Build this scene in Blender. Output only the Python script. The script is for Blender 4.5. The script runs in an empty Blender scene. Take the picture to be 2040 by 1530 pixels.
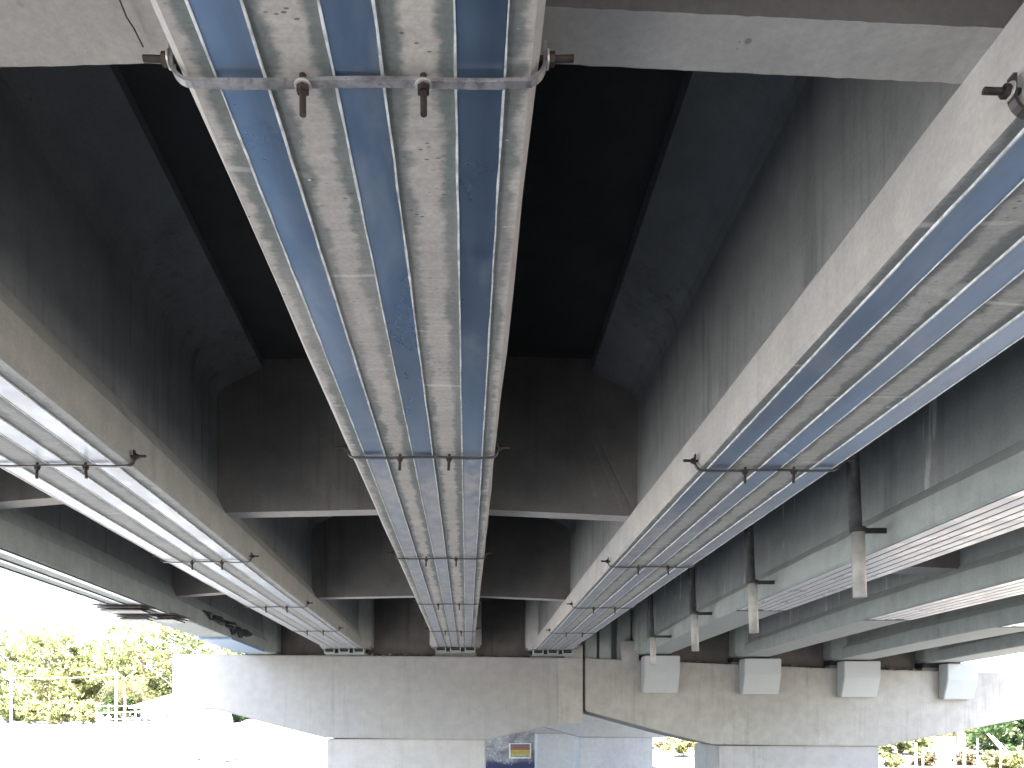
import bpy, bmesh, math, random
from mathutils import Vector, Matrix
random.seed(7)
SC = bpy.context.scene
COL = SC.collection
CZ = 2.6                      # eye height above the ground
F = 1500.0                    # focal length in pixels of a 2040 wide frame
VX, VY = 930.0, 1423.0        # where the bridge axis vanishes


def P(px, py, Y):
    return Vector(((px - VX) * Y / F, Y, (VY - py) * Y / F + CZ))


# ------------------------------------------------------------------ mesh helpers
class MB:
    def __init__(self):
        self.v, self.f, self.m, self.uv = [], [], [], {}

    def add(self, vs, fs, mat=0):
        o = len(self.v)
        self.v += [tuple(p) for p in vs]
        for f in fs:
            self.f.append(tuple(i + o for i in f))
            self.m.append(mat)
        return o

    def box(self, x0, x1, y0, y1, z0, z1, mat=0):
        vs = [(x, y, z) for z in (z0, z1) for y in (y0, y1) for x in (x0, x1)]
        self.add(vs, [(0, 2, 3, 1), (4, 5, 7, 6), (0, 1, 5, 4), (2, 6, 7, 3), (0, 4, 6, 2), (1, 3, 7, 5)], mat)

    def cyl(self, a, b, r0, r1=None, n=12, mat=0, caps=True):
        a, b = Vector(a), Vector(b)
        r1 = r0 if r1 is None else r1
        d = (b - a).normalized()
        t = Vector((0, 0, 1)) if abs(d.z) < .9 else Vector((1, 0, 0))
        u = d.cross(t).normalized()
        w = d.cross(u)
        vs = []
        for c, r in ((a, r0), (b, r1)):
            for i in range(n):
                an = 2 * math.pi * i / n
                vs.append(c + (u * math.cos(an) + w * math.sin(an)) * r)
        fs = [(i, (i + 1) % n, n + (i + 1) % n, n + i) for i in range(n)]
        if caps:
            fs += [tuple(range(n))[::-1], tuple(range(n, 2 * n))]
        self.add(vs, fs, mat)

    def tube(self, pts, rs, n=8, mat=0):
        for i in range(len(pts) - 1):
            self.cyl(pts[i], pts[i + 1], rs[i], rs[i + 1], n, mat)

    def prism_xz(self, poly, y0, y1, mat=0):
        n = len(poly)
        vs = [(x, y0, z) for x, z in poly] + [(x, y1, z) for x, z in poly]
        fs = [tuple(range(n)), tuple(range(n, 2 * n))[::-1]]
        fs += [(i, n + i, n + (i + 1) % n, (i + 1) % n) for i in range(n)]
        self.add(vs, fs, mat)

    def prism_yz(self, poly, x0, x1, mat=0):
        n = len(poly)
        vs = [(x0, y, z) for y, z in poly] + [(x1, y, z) for y, z in poly]
        fs = [tuple(range(n)), tuple(range(n, 2 * n))[::-1]]
        fs += [(i, n + i, n + (i + 1) % n, (i + 1) % n) for i in range(n)]
        self.add(vs, fs, mat)

    def build(self, name, mats, parent=None, smooth=False, bevel=0.0, recalc=True):
        me = bpy.data.meshes.new(name)
        me.from_pydata(self.v, [], self.f)
        mats = mats if isinstance(mats, (list, tuple)) else [mats]
        for m in mats:
            me.materials.append(m)
        me.polygons.foreach_set('material_index', self.m)
        if recalc:
            bm = bmesh.new()
            bm.from_mesh(me)
            bmesh.ops.recalc_face_normals(bm, faces=bm.faces)
            if bevel:
                es = [e for e in bm.edges if len(e.link_faces) == 2 and e.calc_face_angle(0) > .5]
                bmesh.ops.bevel(bm, geom=es, offset=bevel, segments=2, affect='EDGES', clamp_overlap=True)
            bm.to_mesh(me)
            bm.free()
        if self.uv:
            uvl = me.uv_layers.new(name='UVMap')
            for l in me.loops:
                uvl.data[l.index].uv = self.uv.get(l.vertex_index, (0, 0))
        if smooth:
            me.polygons.foreach_set('use_smooth', [True] * len(me.polygons))
        me.update()
        o = bpy.data.objects.new(name, me)
        COL.objects.link(o)
        if parent:
            o.parent = parent
            o.matrix_parent_inverse = Matrix.Identity(4)
            o.location = -Vector(parent['base'])
        return o


def tag(o, label, cat, group=None, kind=None):
    o['label'] = label
    o['category'] = cat
    if group:
        o['group'] = group
    if kind:
        o['kind'] = kind
    return o


def thing(name, label, cat, base=(0, 0, 0), group=None):
    o = bpy.data.objects.new(name, None)
    o.empty_display_size = .2
    COL.objects.link(o)
    o.location = base
    o['base'] = list(base)
    return tag(o, label, cat, group)


# ------------------------------------------------------------------ material helpers
class NT:
    def __init__(self, name):
        self.mat = bpy.data.materials.new(name)
        self.mat.use_nodes = True
        self.t = self.mat.node_tree
        self.t.nodes.clear()
        self.out = self.n('ShaderNodeOutputMaterial')
        self.bsdf = self.n('ShaderNodeBsdfPrincipled')
        self.l(self.bsdf.outputs[0], self.out.inputs[0])

    def n(self, ty, **kw):
        nd = self.t.nodes.new(ty)
        for k, v in kw.items():
            setattr(nd, k, v)
        return nd

    def l(self, a, b):
        self.t.links.new(a, b)

    def put(self, sock, v):
        if hasattr(v, 'links') or hasattr(v, 'is_linked'):
            self.l(v, sock)
        else:
            sock.default_value = v

    def math(self, op, a, b=0.0, c=None):
        nd = self.n('ShaderNodeMath', operation=op)
        self.put(nd.inputs[0], a)
        self.put(nd.inputs[1], b)
        if c is not None:
            self.put(nd.inputs[2], c)
        return nd.outputs[0]

    def pos(self):
        return self.n('ShaderNodeNewGeometry').outputs['Position']

    def scaled(self, vec, s):
        nd = self.n('ShaderNodeVectorMath', operation='MULTIPLY')
        self.l(vec, nd.inputs[0])
        nd.inputs[1].default_value = s
        return nd.outputs[0]

    def noise(self, vec, scale, detail=5, rough=.55, dist=0.0):
        nd = self.n('ShaderNodeTexNoise')
        self.l(vec, nd.inputs['Vector'])
        nd.inputs['Scale'].default_value = scale
        nd.inputs['Detail'].default_value = detail
        nd.inputs['Roughness'].default_value = rough
        nd.inputs['Distortion'].default_value = dist
        return nd.outputs['Fac']

    def ramp(self, fac, a, b, va=0.0, vb=1.0, smooth=True):
        nd = self.n('ShaderNodeMapRange')
        nd.interpolation_type = 'SMOOTHSTEP' if smooth else 'LINEAR'
        self.l(fac, nd.inputs[0])
        nd.inputs[1].default_value = a
        nd.inputs[2].default_value = b
        nd.inputs[3].default_value = va
        nd.inputs[4].default_value = vb
        return nd.outputs[0]

    def mix(self, fac, a, b, mode='MIX'):
        nd = self.n('ShaderNodeMix', data_type='RGBA', blend_type=mode)
        self.put(nd.inputs[0], fac)
        for s, v in ((nd.inputs[6], a), (nd.inputs[7], b)):
            if isinstance(v, (tuple, list)):
                s.default_value = (*v[:3], 1)
            else:
                self.l(v, s)
        return nd.outputs[2]

    def bump(self, h, strength=.3, dist=.01):
        nd = self.n('ShaderNodeBump')
        nd.inputs['Strength'].default_value = strength
        nd.inputs['Distance'].default_value = dist
        self.l(h, nd.inputs['Height'])
        self.l(nd.outputs[0], self.bsdf.inputs['Normal'])

    def done(self, col=None, rough=.85, metal=0.0, spec=.3):
        if col is not None:
            self.put(self.bsdf.inputs['Base Color'], (*col, 1) if isinstance(col, tuple) else col)
        self.put(self.bsdf.inputs['Roughness'], rough)
        if metal is not None:
            self.bsdf.inputs['Metallic'].default_value = metal
        self.bsdf.inputs['Specular IOR Level'].default_value = spec
        return self.mat


def concrete(name, base, stain, warm=None, streak=.5, blotch=.6, pits=.5, rough=.85, streak_col=None, lime=0.0, mott=.45):
    m = NT(name)
    p = m.pos()
    n1 = m.noise(p, 1.1, 7, .5, .25)
    n2 = m.noise(p, 7, 5, .55)
    n3 = m.noise(p, 70, 4, .7)
    c = m.mix(m.math('MULTIPLY', m.ramp(n1, .3, .75), blotch), base, stain)
    if warm:
        nw = m.noise(p, .55, 4, .5)
        c = m.mix(m.ramp(nw, .42, .62, 0, .75), c, warm)
    # vertical run-down streaks
    ns = m.noise(m.scaled(p, (7, 7, .45)), 1.0, 6, .65)
    ns2 = m.noise(m.scaled(p, (1.2, 1.2, .6)), 1.0, 3)
    st = m.math('MULTIPLY', m.ramp(ns, .52, .72), m.ramp(ns2, .42, .6))
    c = m.mix(m.math('MULTIPLY', st, streak), c, streak_col or tuple(v * .45 for v in stain))
    ns3 = m.noise(m.scaled(p, (22, 22, .8)), 1.0, 4, .6)
    c = m.mix(m.math('MULTIPLY', m.math('MULTIPLY', m.ramp(ns3, .5, .7), m.ramp(ns2, .35, .6)), streak * .5), c, streak_col or tuple(v * .5 for v in stain))
    if lime:
        nl = m.noise(m.scaled(p, (11, 11, .8)), 1.0, 3, .5, .2)
        nl2 = m.noise(p, 2.3, 2)
        li = m.math('MULTIPLY', m.ramp(nl, .6, .67), m.ramp(nl2, .47, .56))
        c = m.mix(m.math('MULTIPLY', li, lime), c, (.5, .52, .5))
    # mottling and fine grain
    c = m.mix(mott, c, m.mix(m.ramp(n2, .25, .75), (.72, .72, .72), (1.14, 1.14, 1.13)), 'MULTIPLY')
    c = m.mix(mott, c, m.mix(m.ramp(n3, .25, .75), (.75, .75, .75), (1.12, 1.12, 1.12)), 'MULTIPLY')
    if pits:
        vo = m.n('ShaderNodeTexVoronoi')
        m.l(p, vo.inputs['Vector'])
        vo.inputs['Scale'].default_value = 13
        np_ = m.noise(p, 3.1, 3)
        pit = m.math('MULTIPLY', m.ramp(vo.outputs['Distance'], .05, .11, 1, 0), m.ramp(np_, .5, .62))
        c = m.mix(m.math('MULTIPLY', pit, pits), c, (.06, .06, .06))
    h = m.math('ADD', m.math('MULTIPLY', n2, .8), m.math('MULTIPLY', n3, .35))
    m.bump(h, .22, .008)
    return m.done(c, rough, spec=.25)


def soffit(name, base, pale, stain, centres, half=.041):
    """underside of a strengthened girder: ground and primed margins beside each strip"""
    m = NT(name)
    uv = m.n('ShaderNodeUVMap').outputs[0]
    sep = m.n('ShaderNodeSeparateXYZ')
    m.l(uv, sep.inputs[0])
    u = sep.outputs[0]
    p = m.pos()
    d = None
    for c in centres:
        di = m.math('SUBTRACT', m.math('ABSOLUTE', m.math('SUBTRACT', u, c)), half)
        d = di if d is None else m.math('MINIMUM', d, di)
    nb = m.noise(p, 9, 5, .6)
    nf = m.noise(m.scaled(p, (20, 75, 20)), 1.0, 4, .6)
    wob = m.math('ADD', m.math('MULTIPLY', m.math('SUBTRACT', nb, .5), .075),
                 m.math('MULTIPLY', m.math('SUBTRACT', nf, .5), .03))
    de = m.math('ADD', d, wob)
    mask = m.ramp(de, .02, .042, 1, 0)
    nl = m.noise(p, 1.3, 4)
    mask = m.math('MULTIPLY', mask, m.ramp(nl, .25, .6, .55, 1.0))
    n1 = m.noise(p, 3.0, 6, .6)
    n3 = m.noise(p, 90, 3, .7)
    c = m.mix(m.ramp(n1, .35, .7), base, pale)
    c = m.mix(mask, c, stain)
    # board marks running across the soffit
    nx = m.noise(m.scaled(p, (2.2, 42, 1)), 1.0, 4, .7)
    c = m.mix(.38, c, m.mix(m.ramp(nx, .3, .7), (.72, .72, .72), (1.15, 1.15, 1.15)), 'MULTIPLY')
    # pale chalk lines across at odd intervals
    nlin = m.noise(m.scaled(p, (.35, 2.8, 1)), 1.0, 2, .4, .1)
    lin = m.ramp(m.math('ABSOLUTE', m.math('SUBTRACT', nlin, .52)), .004, .012, 1, 0)
    ng = m.noise(p, 3.7, 2)
    c = m.mix(m.math('MULTIPLY', lin, m.ramp(ng, .5, .62, 0, .35)), c, (.58, .56, .53))
    # small dark voids, longer across than along
    vo = m.n('ShaderNodeTexVoronoi')
    m.l(m.scaled(p, (36, 85, 36)), vo.inputs['Vector'])
    vo.inputs['Scale'].default_value = 1.0
    np_ = m.noise(p, 6.5, 3)
    pit = m.math('MULTIPLY', m.ramp(vo.outputs['Distance'], .12, .22, 1, 0), m.ramp(np_, .54, .62))
    c = m.mix(m.math('MULTIPLY', pit, .8), c, (.05, .05, .05))
    # drips of pale resin
    nd = m.noise(m.scaled(p, (30, 60, 30)), 1.0, 3, .6)
    dr = m.math('MULTIPLY', m.ramp(nd, .7, .74), m.ramp(de, .0, .05, 1, 0))
    c = m.mix(m.math('MULTIPLY', dr, .8), c, (.7, .72, .72))
    c = m.mix(.6, c, m.mix(m.ramp(n3, .25, .75), (.75, .75, .75), (1.12, 1.12, 1.12)), 'MULTIPLY')
    h = m.math('ADD', m.math('MULTIPLY', nx, .8), m.math('MULTIPLY', n3, .5))
    m.bump(h, .3, .006)
    return m.done(c, .8, spec=.3)


def plain(name, col, rough=.5, metal=0.0, spec=.4, var=.35, scale=6.0, dirt=None, bump=0.0, dirt_amt=.6):
    m = NT(name)
    p = m.pos()
    n = m.noise(p, scale, 6, .65)
    c = m.mix(m.ramp(n, .3, .7), tuple(v * (1 - var) for v in col), tuple(min(1, v * (1 + var * .6)) for v in col))
    if dirt:
        nd = m.noise(p, scale * 2.7, 6, .7)
        c = m.mix(m.math('MULTIPLY', m.ramp(nd, .5, .68), dirt_amt), c, dirt)
    if bump:
        m.bump(n, bump, .01)
    r = m.ramp(n, .3, .7, max(0, rough - .1), min(1, rough + .1))
    return m.done(c, r, metal, spec)


def carbon(name, col, rough=.3, grey0=3.2, grey1=3.7, dmin=0.0, dmax=.8):
    """strip laminate; from grey0 to grey1 along the bridge it turns grey and matte"""
    m = NT(name)
    p = m.pos()
    n = m.noise(m.scaled(p, (7, .8, 7)), 1.0, 4, .5, .3)
    n2 = m.noise(p, 22, 4, .6)
    c = m.mix(m.ramp(n, .35, .68), tuple(v * .8 for v in col), tuple(v * 1.2 for v in col))
    sm = m.math('MULTIPLY', m.ramp(n2, .62, .72), m.ramp(n, .45, .6))
    n4 = m.noise(m.scaled(p, (5, 2.2, 5)), 1.0, 5, .65, .8)
    c = m.mix(m.math('ADD', m.math('MULTIPLY', sm, .08), m.ramp(n4, .45, .75, 0, .35)), c, (.42, .44, .47))
    m.bump(n, .025, .01)
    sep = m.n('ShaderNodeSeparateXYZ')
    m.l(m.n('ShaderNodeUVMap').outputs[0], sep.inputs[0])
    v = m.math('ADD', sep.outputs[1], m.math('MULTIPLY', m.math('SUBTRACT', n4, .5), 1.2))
    greying = m.ramp(v, grey0, grey1, dmin, dmax)
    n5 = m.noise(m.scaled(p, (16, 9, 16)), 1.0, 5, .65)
    greying = m.math('MULTIPLY', greying, m.ramp(n5, .3, .6, .6, 1.05))
    c = m.mix(greying, c, m.mix(m.ramp(n5, .35, .65), (.25, .25, .258), (.31, .305, .305)))
    b = m.bsdf.inputs
    m.l(m.math('MULTIPLY', m.math('SUBTRACT', 1.0, greying), .3), b['Coat Weight'])
    m.l(m.math('MULTIPLY', m.math('SUBTRACT', 1.0, greying), .9), b['Metallic'])
    b['Coat Roughness'].default_value = .16
    b['Coat IOR'].default_value = 1.8
    return m.done(c, m.math('ADD', m.ramp(n4, .3, .7, rough - .04, rough + .1), m.math('MULTIPLY', greying, .35)), None, .4)


M = {}
M['face'] = concrete('girder_concrete', (0.317, 0.312, 0.304), (0.264, 0.268, 0.264), warm=(0.352, 0.330, 0.308), streak=.2, blotch=.5, pits=.3)
M['face_l'] = concrete('grey_tan_concrete', (0.286, 0.295, 0.277), (0.238, 0.246, 0.238), warm=(0.299, 0.295, 0.273), streak=.2, blotch=.5, pits=.3)
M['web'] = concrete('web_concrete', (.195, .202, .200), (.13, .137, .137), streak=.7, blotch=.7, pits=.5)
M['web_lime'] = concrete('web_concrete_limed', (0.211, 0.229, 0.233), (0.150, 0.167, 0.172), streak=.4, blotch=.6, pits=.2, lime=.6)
M['facegrey'] = concrete('grey_girder_concrete', (.26, .29, .282), (.215, .243, .24), streak=.35, blotch=.55, pits=.25)
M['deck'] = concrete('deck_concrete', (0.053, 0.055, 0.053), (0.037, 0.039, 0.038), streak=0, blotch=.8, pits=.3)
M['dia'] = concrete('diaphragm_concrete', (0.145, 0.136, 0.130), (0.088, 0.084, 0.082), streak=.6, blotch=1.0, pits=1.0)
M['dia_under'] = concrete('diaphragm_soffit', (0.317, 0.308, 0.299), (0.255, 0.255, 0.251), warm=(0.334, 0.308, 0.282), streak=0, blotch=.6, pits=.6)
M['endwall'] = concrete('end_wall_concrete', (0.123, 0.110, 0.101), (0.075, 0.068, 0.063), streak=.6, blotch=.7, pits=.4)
M['cap'] = concrete('pier_cap_concrete', (.238, .238, .234), (.205, .203, .198), warm=(.232, .235, .245), streak=.45, blotch=.55, pits=.4, mott=.3, streak_col=(.16, .156, .148))
M['cap2'] = concrete('weathered_cap_concrete', (.285, .283, .272), (.225, .222, .21), streak=.8, blotch=.7, pits=.3, streak_col=(.16, .157, .15), mott=.4)
M['col'] = concrete('column_concrete', (0.308, 0.304, 0.299), (0.273, 0.268, 0.264), streak=.2, blotch=.4, pits=.5, mott=.3)
M['col2'] = concrete('grey_column_concrete', (0.282, 0.282, 0.286), (0.229, 0.229, 0.233), streak=.4, blotch=.5, pits=.4, mott=.35)
M['corbel'] = concrete('painted_corbel', (.31, .335, .345), (.295, .32, .33), streak=.0, blotch=.4, pits=0, rough=.6, mott=.1)
M['wrap'] = concrete('grey_wrap', (0.290, 0.312, 0.304), (0.264, 0.286, 0.277), streak=.05, blotch=.4, pits=0, rough=.7, mott=.15)
SC_C, SC_R, SC_L = (-.198, .0, .204), (-.205, .01, .228), (-.228, -.01, .185)
M['sof_c'] = soffit('middle_soffit', (.31, .295, .28), (.375, .35, .325), (.14, .155, .152), SC_C)
M['sof_r'] = soffit('right_soffit', (.265, .27, .26), (.32, .32, .305), (.15, .16, .16), SC_R)
M['sof_l'] = soffit('left_soffit', (.24, .245, .24), (.29, .295, .285), (.16, .165, .165), SC_L)
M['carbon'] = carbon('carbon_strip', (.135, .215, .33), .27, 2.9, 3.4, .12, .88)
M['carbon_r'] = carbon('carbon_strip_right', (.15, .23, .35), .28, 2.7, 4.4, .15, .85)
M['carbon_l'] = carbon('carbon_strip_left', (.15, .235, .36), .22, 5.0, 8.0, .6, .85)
M['bead'] = plain('resin_bead', (.50, .52, .53), .5, var=.4, scale=30, bump=.4)
M['strip_pale'] = plain('pale_strip', (.42, .435, .46), .33, metal=0, spec=.6, var=.1, scale=5)
M['gap'] = plain('strip_gap', (.05, .052, .055), .85, var=.3)
M['steel'] = plain('clamp_steel', (.05, .048, .05), .45, metal=.4, var=.5, scale=25, dirt=(.05, .03, .022), dirt_amt=.7)
M['galv'] = plain('bar_steel', (.22, .22, .235), .5, metal=.5, var=.4, scale=30, dirt=(.12, .08, .06))
M['rust'] = plain('rusty_bolt', (.032, .024, .021), .6, metal=.4, var=.5, scale=60)
M['washer'] = plain('washer_zinc', (.5, .48, .45), .4, metal=.5, var=.3, scale=60)
M['pipe_dark'] = plain('dark_pipe', (.045, .05, .05), .5, var=.5, scale=9, dirt=(.12, .11, .1))
M['pipe_pale'] = plain('pale_pipe', (.32, .318, .30), .45, var=.25, scale=5, dirt=(.16, .15, .14), dirt_amt=.4)
M['strap'] = plain('black_strap', (.02, .02, .02), .5)
M['rubber'] = plain('bearing_rubber', (.018, .018, .02), .8)
M['tar'] = plain('torn_sheet', (.02, .02, .022), .75, var=.4, bump=.5)
M['blue'] = plain('faded_blue', (.16, .24, .36), .5, var=.3, scale=12, dirt=(.3, .31, .32))
M['ground'] = None
M['bark'] = plain('bark', (.13, .10, .08), .9, var=.4, scale=12, bump=.6)
M['white'] = plain('white_paint', (.72, .71, .68), .55, var=.15)
M['postw'] = plain('pale_post', (.60, .58, .54), .6, var=.25)
M['roof'] = plain('pale_roof', (.62, .62, .63), .55, var=.2)
M['dark'] = plain('dark_glass', (.05, .05, .055), .25, var=.2)
M['tank'] = plain('tank_metal', (.30, .32, .33), .45, metal=.4, var=.3, dirt=(.16, .14, .13))
M['wire'] = plain('cable', (.55, .54, .52), .6)
M['wire_dark'] = plain('dark_cable', (.06, .06, .06), .6)
M['drift'] = plain('driftwood', (.06, .055, .05), .9, var=.5, scale=20)


def ground_mat():
    m = NT('pale_dry_ground')
    p = m.pos()
    n1 = m.noise(p, .25, 6, .6, .5)
    n2 = m.noise(p, 3, 6, .7)
    n3 = m.noise(p, 35, 4, .7)
    c = m.mix(m.ramp(n1, .35, .65), (.205, .203, .195), (.165, .162, .155))
    # unseen dark patch added to darken strip reflections; also the rough brown right bank
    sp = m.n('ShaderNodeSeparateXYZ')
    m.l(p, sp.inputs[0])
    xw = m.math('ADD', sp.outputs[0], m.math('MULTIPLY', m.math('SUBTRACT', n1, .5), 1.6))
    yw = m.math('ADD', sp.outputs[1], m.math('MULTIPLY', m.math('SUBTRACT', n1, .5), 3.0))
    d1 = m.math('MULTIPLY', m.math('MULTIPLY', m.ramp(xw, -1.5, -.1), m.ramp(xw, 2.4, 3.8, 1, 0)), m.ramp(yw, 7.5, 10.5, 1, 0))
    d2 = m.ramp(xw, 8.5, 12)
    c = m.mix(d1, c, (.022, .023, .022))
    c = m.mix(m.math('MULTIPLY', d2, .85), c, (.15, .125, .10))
    c = m.mix(.6, c, m.mix(m.ramp(n2, .3, .7), (.8, .8, .8), (1.1, 1.1, 1.1)), 'MULTIPLY')
    c = m.mix(.5, c, m.mix(m.ramp(n3, .3, .7), (.7, .7, .7), (1.15, 1.15, 1.15)), 'MULTIPLY')
    m.bump(m.math('ADD', n2, m.math('MULTIPLY', n3, .3)), .5, .04)
    return m.done(c, .95, spec=.1)


M['ground'] = ground_mat()


def leaf(name, a, b):
    m = NT(name)
    p = m.pos()
    n = m.noise(p, 1.1, 3, .6)
    n2 = m.noise(p, 9, 2, .6)
    c = m.mix(m.ramp(n, .35, .65), a, b)
    c = m.mix(.7, c, m.mix(m.ramp(n2, .3, .7), (.6, .6, .6), (1.3, 1.3, 1.2)), 'MULTIPLY')
    m.done(c, .55, spec=.3)
    tr = m.n('ShaderNodeBsdfTranslucent')
    m.l(c, tr.inputs[0])
    mx = m.n('ShaderNodeMixShader')
    mx.inputs[0].default_value = .42
    m.l(m.bsdf.outputs[0], mx.inputs[1])
    m.l(tr.outputs[0], mx.inputs[2])
    m.l(mx.outputs[0], m.out.inputs[0])
    return m.mat


M['leaf_a'] = leaf('leaf_yellow_green', (.19, .205, .085), (.25, .24, .115))
M['leaf_b'] = leaf('leaf_mid_green', (.15, .18, .08), (.19, .20, .09))
M['leaf_c'] = leaf('leaf_deep_green', (.03, .06, .022), (.05, .08, .025))
M['leaf_d'] = leaf('leaf_dry', (.12, .10, .055), (.09, .075, .04))

# ------------------------------------------------------------------ girders
def interp(st, Y):
    if Y <= st[0][0]:
        return st[0][1]
    for (a, xa), (b, xb) in zip(st, st[1:]):
        if Y <= b:
            t = (Y - a) / (b - a)
            return xa + (xb - xa) * t
    return st[-1][1]


def smooth_interp(st, Y):
    return (interp(st, Y - .9) + 2 * interp(st, Y) + interp(st, Y + .9)) / 4


Y0, Y1 = -6.0, 12.95
GIR = {
    'G0': dict(st=[(-8, -2.65), (4.5, -2.95), (7.1, -3.09), (10, -3.25), (14, -3.48)], z=.985, hb=.21),
    'L1': dict(st=[(-8, -1.35), (2.2, -1.665), (5.2, -1.785), (7.4, -1.86), (9.8, -1.915), (14, -2.0)], z=1.052, hb=.30),
    'C':  dict(st=[(-8, -.182), (14, -.182)], z=1.075, hb=.30),
    'R1': dict(st=[(-8, 1.11), (1.29, 1.228), (3.16, 1.255), (5.2, 1.278), (7.4, 1.311), (9.8, 1.347), (14, 1.40)], z=1.03, hb=.29),
    'R2': dict(st=[(-8, 2.32), (3.2, 2.63), (7.6, 2.77), (12, 3.03), (14, 3.16)], z=.975, hb=.235),
    'R3': dict(st=[(-8, 3.6), (5.1, 4.01), (7.5, 4.13), (12, 4.63), (14, 4.88)], z=.93, hb=.235),
    'R4': dict(st=[(-8, 4.85), (7.15, 5.55), (9, 5.75), (12, 6.22), (14, 6.55)], z=.88, hb=.27),
    'R5': dict(st=[(-8, 6.0), (7, 6.75), (9.2, 7.05), (12, 7.72), (14, 8.2)], z=.84, hb=.27),
}


def gx(k, Y):
    return smooth_interp(GIR[k]['st'], Y)


def girder_mesh(mb, k, y0, y1, seg=.35, rng=None):
    g = GIR[k]
    hb, z = g['hb'], g['z'] + CZ
    fv = .165
    hw = hb - .05
    ft = .36 if k == 'C' else hb + .225
    sl = {'G0': .13, 'L1': .10}.get(k, .07)
    prof = [(-hb + .012, 0), (hb - .012, 0), (hb, .014), (hb, fv), (hw, fv + sl), (hw, .84), (hw + .012, .885), (hw + .045, .925), (ft, 1.04), (ft, 1.16),
            (-ft, 1.16), (-ft, 1.04), (-hw - .045, .925), (-hw - .012, .885), (-hw, .84), (-hw, fv + sl), (-hb, fv), (-hb, .014)]
    # material per profile edge: soffit, faces, webs
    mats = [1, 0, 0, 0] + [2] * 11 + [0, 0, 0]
    n = len(prof)
    N = int((y1 - y0) / seg) + 1
    rings = []
    for i in range(N + 1):
        Y = y0 + (y1 - y0) * i / N
        cx = gx(k, Y)
        vs = []
        for j, (a, b) in enumerate(prof):
            dx = dz = 0
            if j in (3, 16):
                dz = rng.uniform(-.005, .005)
            if j in (0, 1, 2, 17):
                dx = rng.uniform(-.003, .003)
            vs.append((cx + a + dx, Y, z + b + dz))
        o = mb.add(vs, [])
        for j, (a, b) in enumerate(prof):
            mb.uv[o + j] = (a, Y)
        rings.append(o)
    for r0, r1 in zip(rings, rings[1:]):
        for j in range(n):
            k2 = (j + 1) % n
            mb.f.append((r0 + j, r0 + k2, r1 + k2, r1 + j))
            mb.m.append(mats[j])
    mb.f.append(tuple(rings[0] + j for j in range(n))); mb.m.append(0)
    mb.f.append(tuple(rings[-1] + j for j in range(n))[::-1]); mb.m.append(0)


def ribbon(mb, k, u0, u1, y0, y1, ztop, zbot, seg=.3, jit=0.0, rng=random, mat=0):
    """a strip glued under a girder, following its line"""
    z = GIR[k]['z'] + CZ
    N = max(1, int((y1 - y0) / seg))
    prev = None
    for i in range(N + 1):
        Y = y0 + (y1 - y0) * i / N
        cx = gx(k, Y)
        a = u0 + rng.uniform(-jit, jit)
        b = u1 + rng.uniform(-jit, jit)
        o = mb.add([(cx + a, Y, z - ztop), (cx + b, Y, z - ztop), (cx + b, Y, z - zbot), (cx + a, Y, z - zbot)], [])
        for q_, u_ in enumerate((a, b, b, a)):
            mb.uv[o + q_] = (u_, Y)
        if prev is not None:
            for j in range(4):
                q = (j + 1) % 4
                mb.f.append((prev + j, prev + q, o + q, o + j)); mb.m.append(mat)
        else:
            mb.f.append((o, o + 1, o + 2, o + 3)); mb.m.append(mat)
        prev = o
    mb.f.append((prev + 3, prev + 2, prev + 1, prev)); mb.m.append(mat)


def end_block(k, parent, y0=11.75, extra=.12, mat=None):
    g = GIR[k]
    z = g['z'] + CZ
    mb = MB()
    h = g['hb'] + extra
    prev = None
    ys = [y0, y0 + .45, Y1 + .02]
    ws = [g['hb'] - .04, h, h]
    r = .05
    for Y, w in zip(ys, ws):
        c = gx(k, Y)
        rr = min(r, w * .3)
        o = mb.add([(c - w, Y, z + .012), (c + w, Y, z + .012), (c + w, Y, z + 1.15), (c - w, Y, z + 1.15)], [])
        if prev is None:
            mb.f.append((o, o + 1, o + 2, o + 3)); mb.m.append(0)
        else:
            for j in range(4):
                q = (j + 1) % 4
                mb.f.append((prev + j, prev + q, o + q, o + j)); mb.m.append(0)
        prev = o
    mb.f.append((prev + 3, prev + 2, prev + 1, prev)); mb.m.append(0)
    return mb.build('end_block', mat or M['face'], parent, bevel=.03)


def make_girder(k, label, mats, strips=None, half=.041):
    g = GIR[k]
    rng = random.Random(hash(k) % 1 + sum(map(ord, k)))
    t = thing('bridge_girder', label, 'girder', (gx(k, Y0), Y0, g['z'] + CZ), 'concrete girders carrying the deck')
    mb = MB()
    girder_mesh(mb, k, Y0, Y1, rng=rng)
    mb.build('girder_body', mats, t)
    end_block(k, t, extra=.12 if g['hb'] > .28 else .08, mat=mats[0])
    for c in strips or ():
        s = MB()
        ribbon(s, k, c - half + .002, c + half - .002, Y0 + .02, 11.95, -.001, .004)
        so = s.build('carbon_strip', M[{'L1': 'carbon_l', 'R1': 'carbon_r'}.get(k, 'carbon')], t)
        for sd in (-1, 1):
            b = MB()
            e = c + sd * half
            ribbon(b, k, e - .0019, e + .0019, Y0 + .03, 11.9, -.001, .006, seg=.07, jit=.0011, rng=rng)
            bo = b.build('adhesive_bead', M['bead'], t)
            bo.parent = so
            bo.location = (0, 0, 0)
    return t


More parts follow.
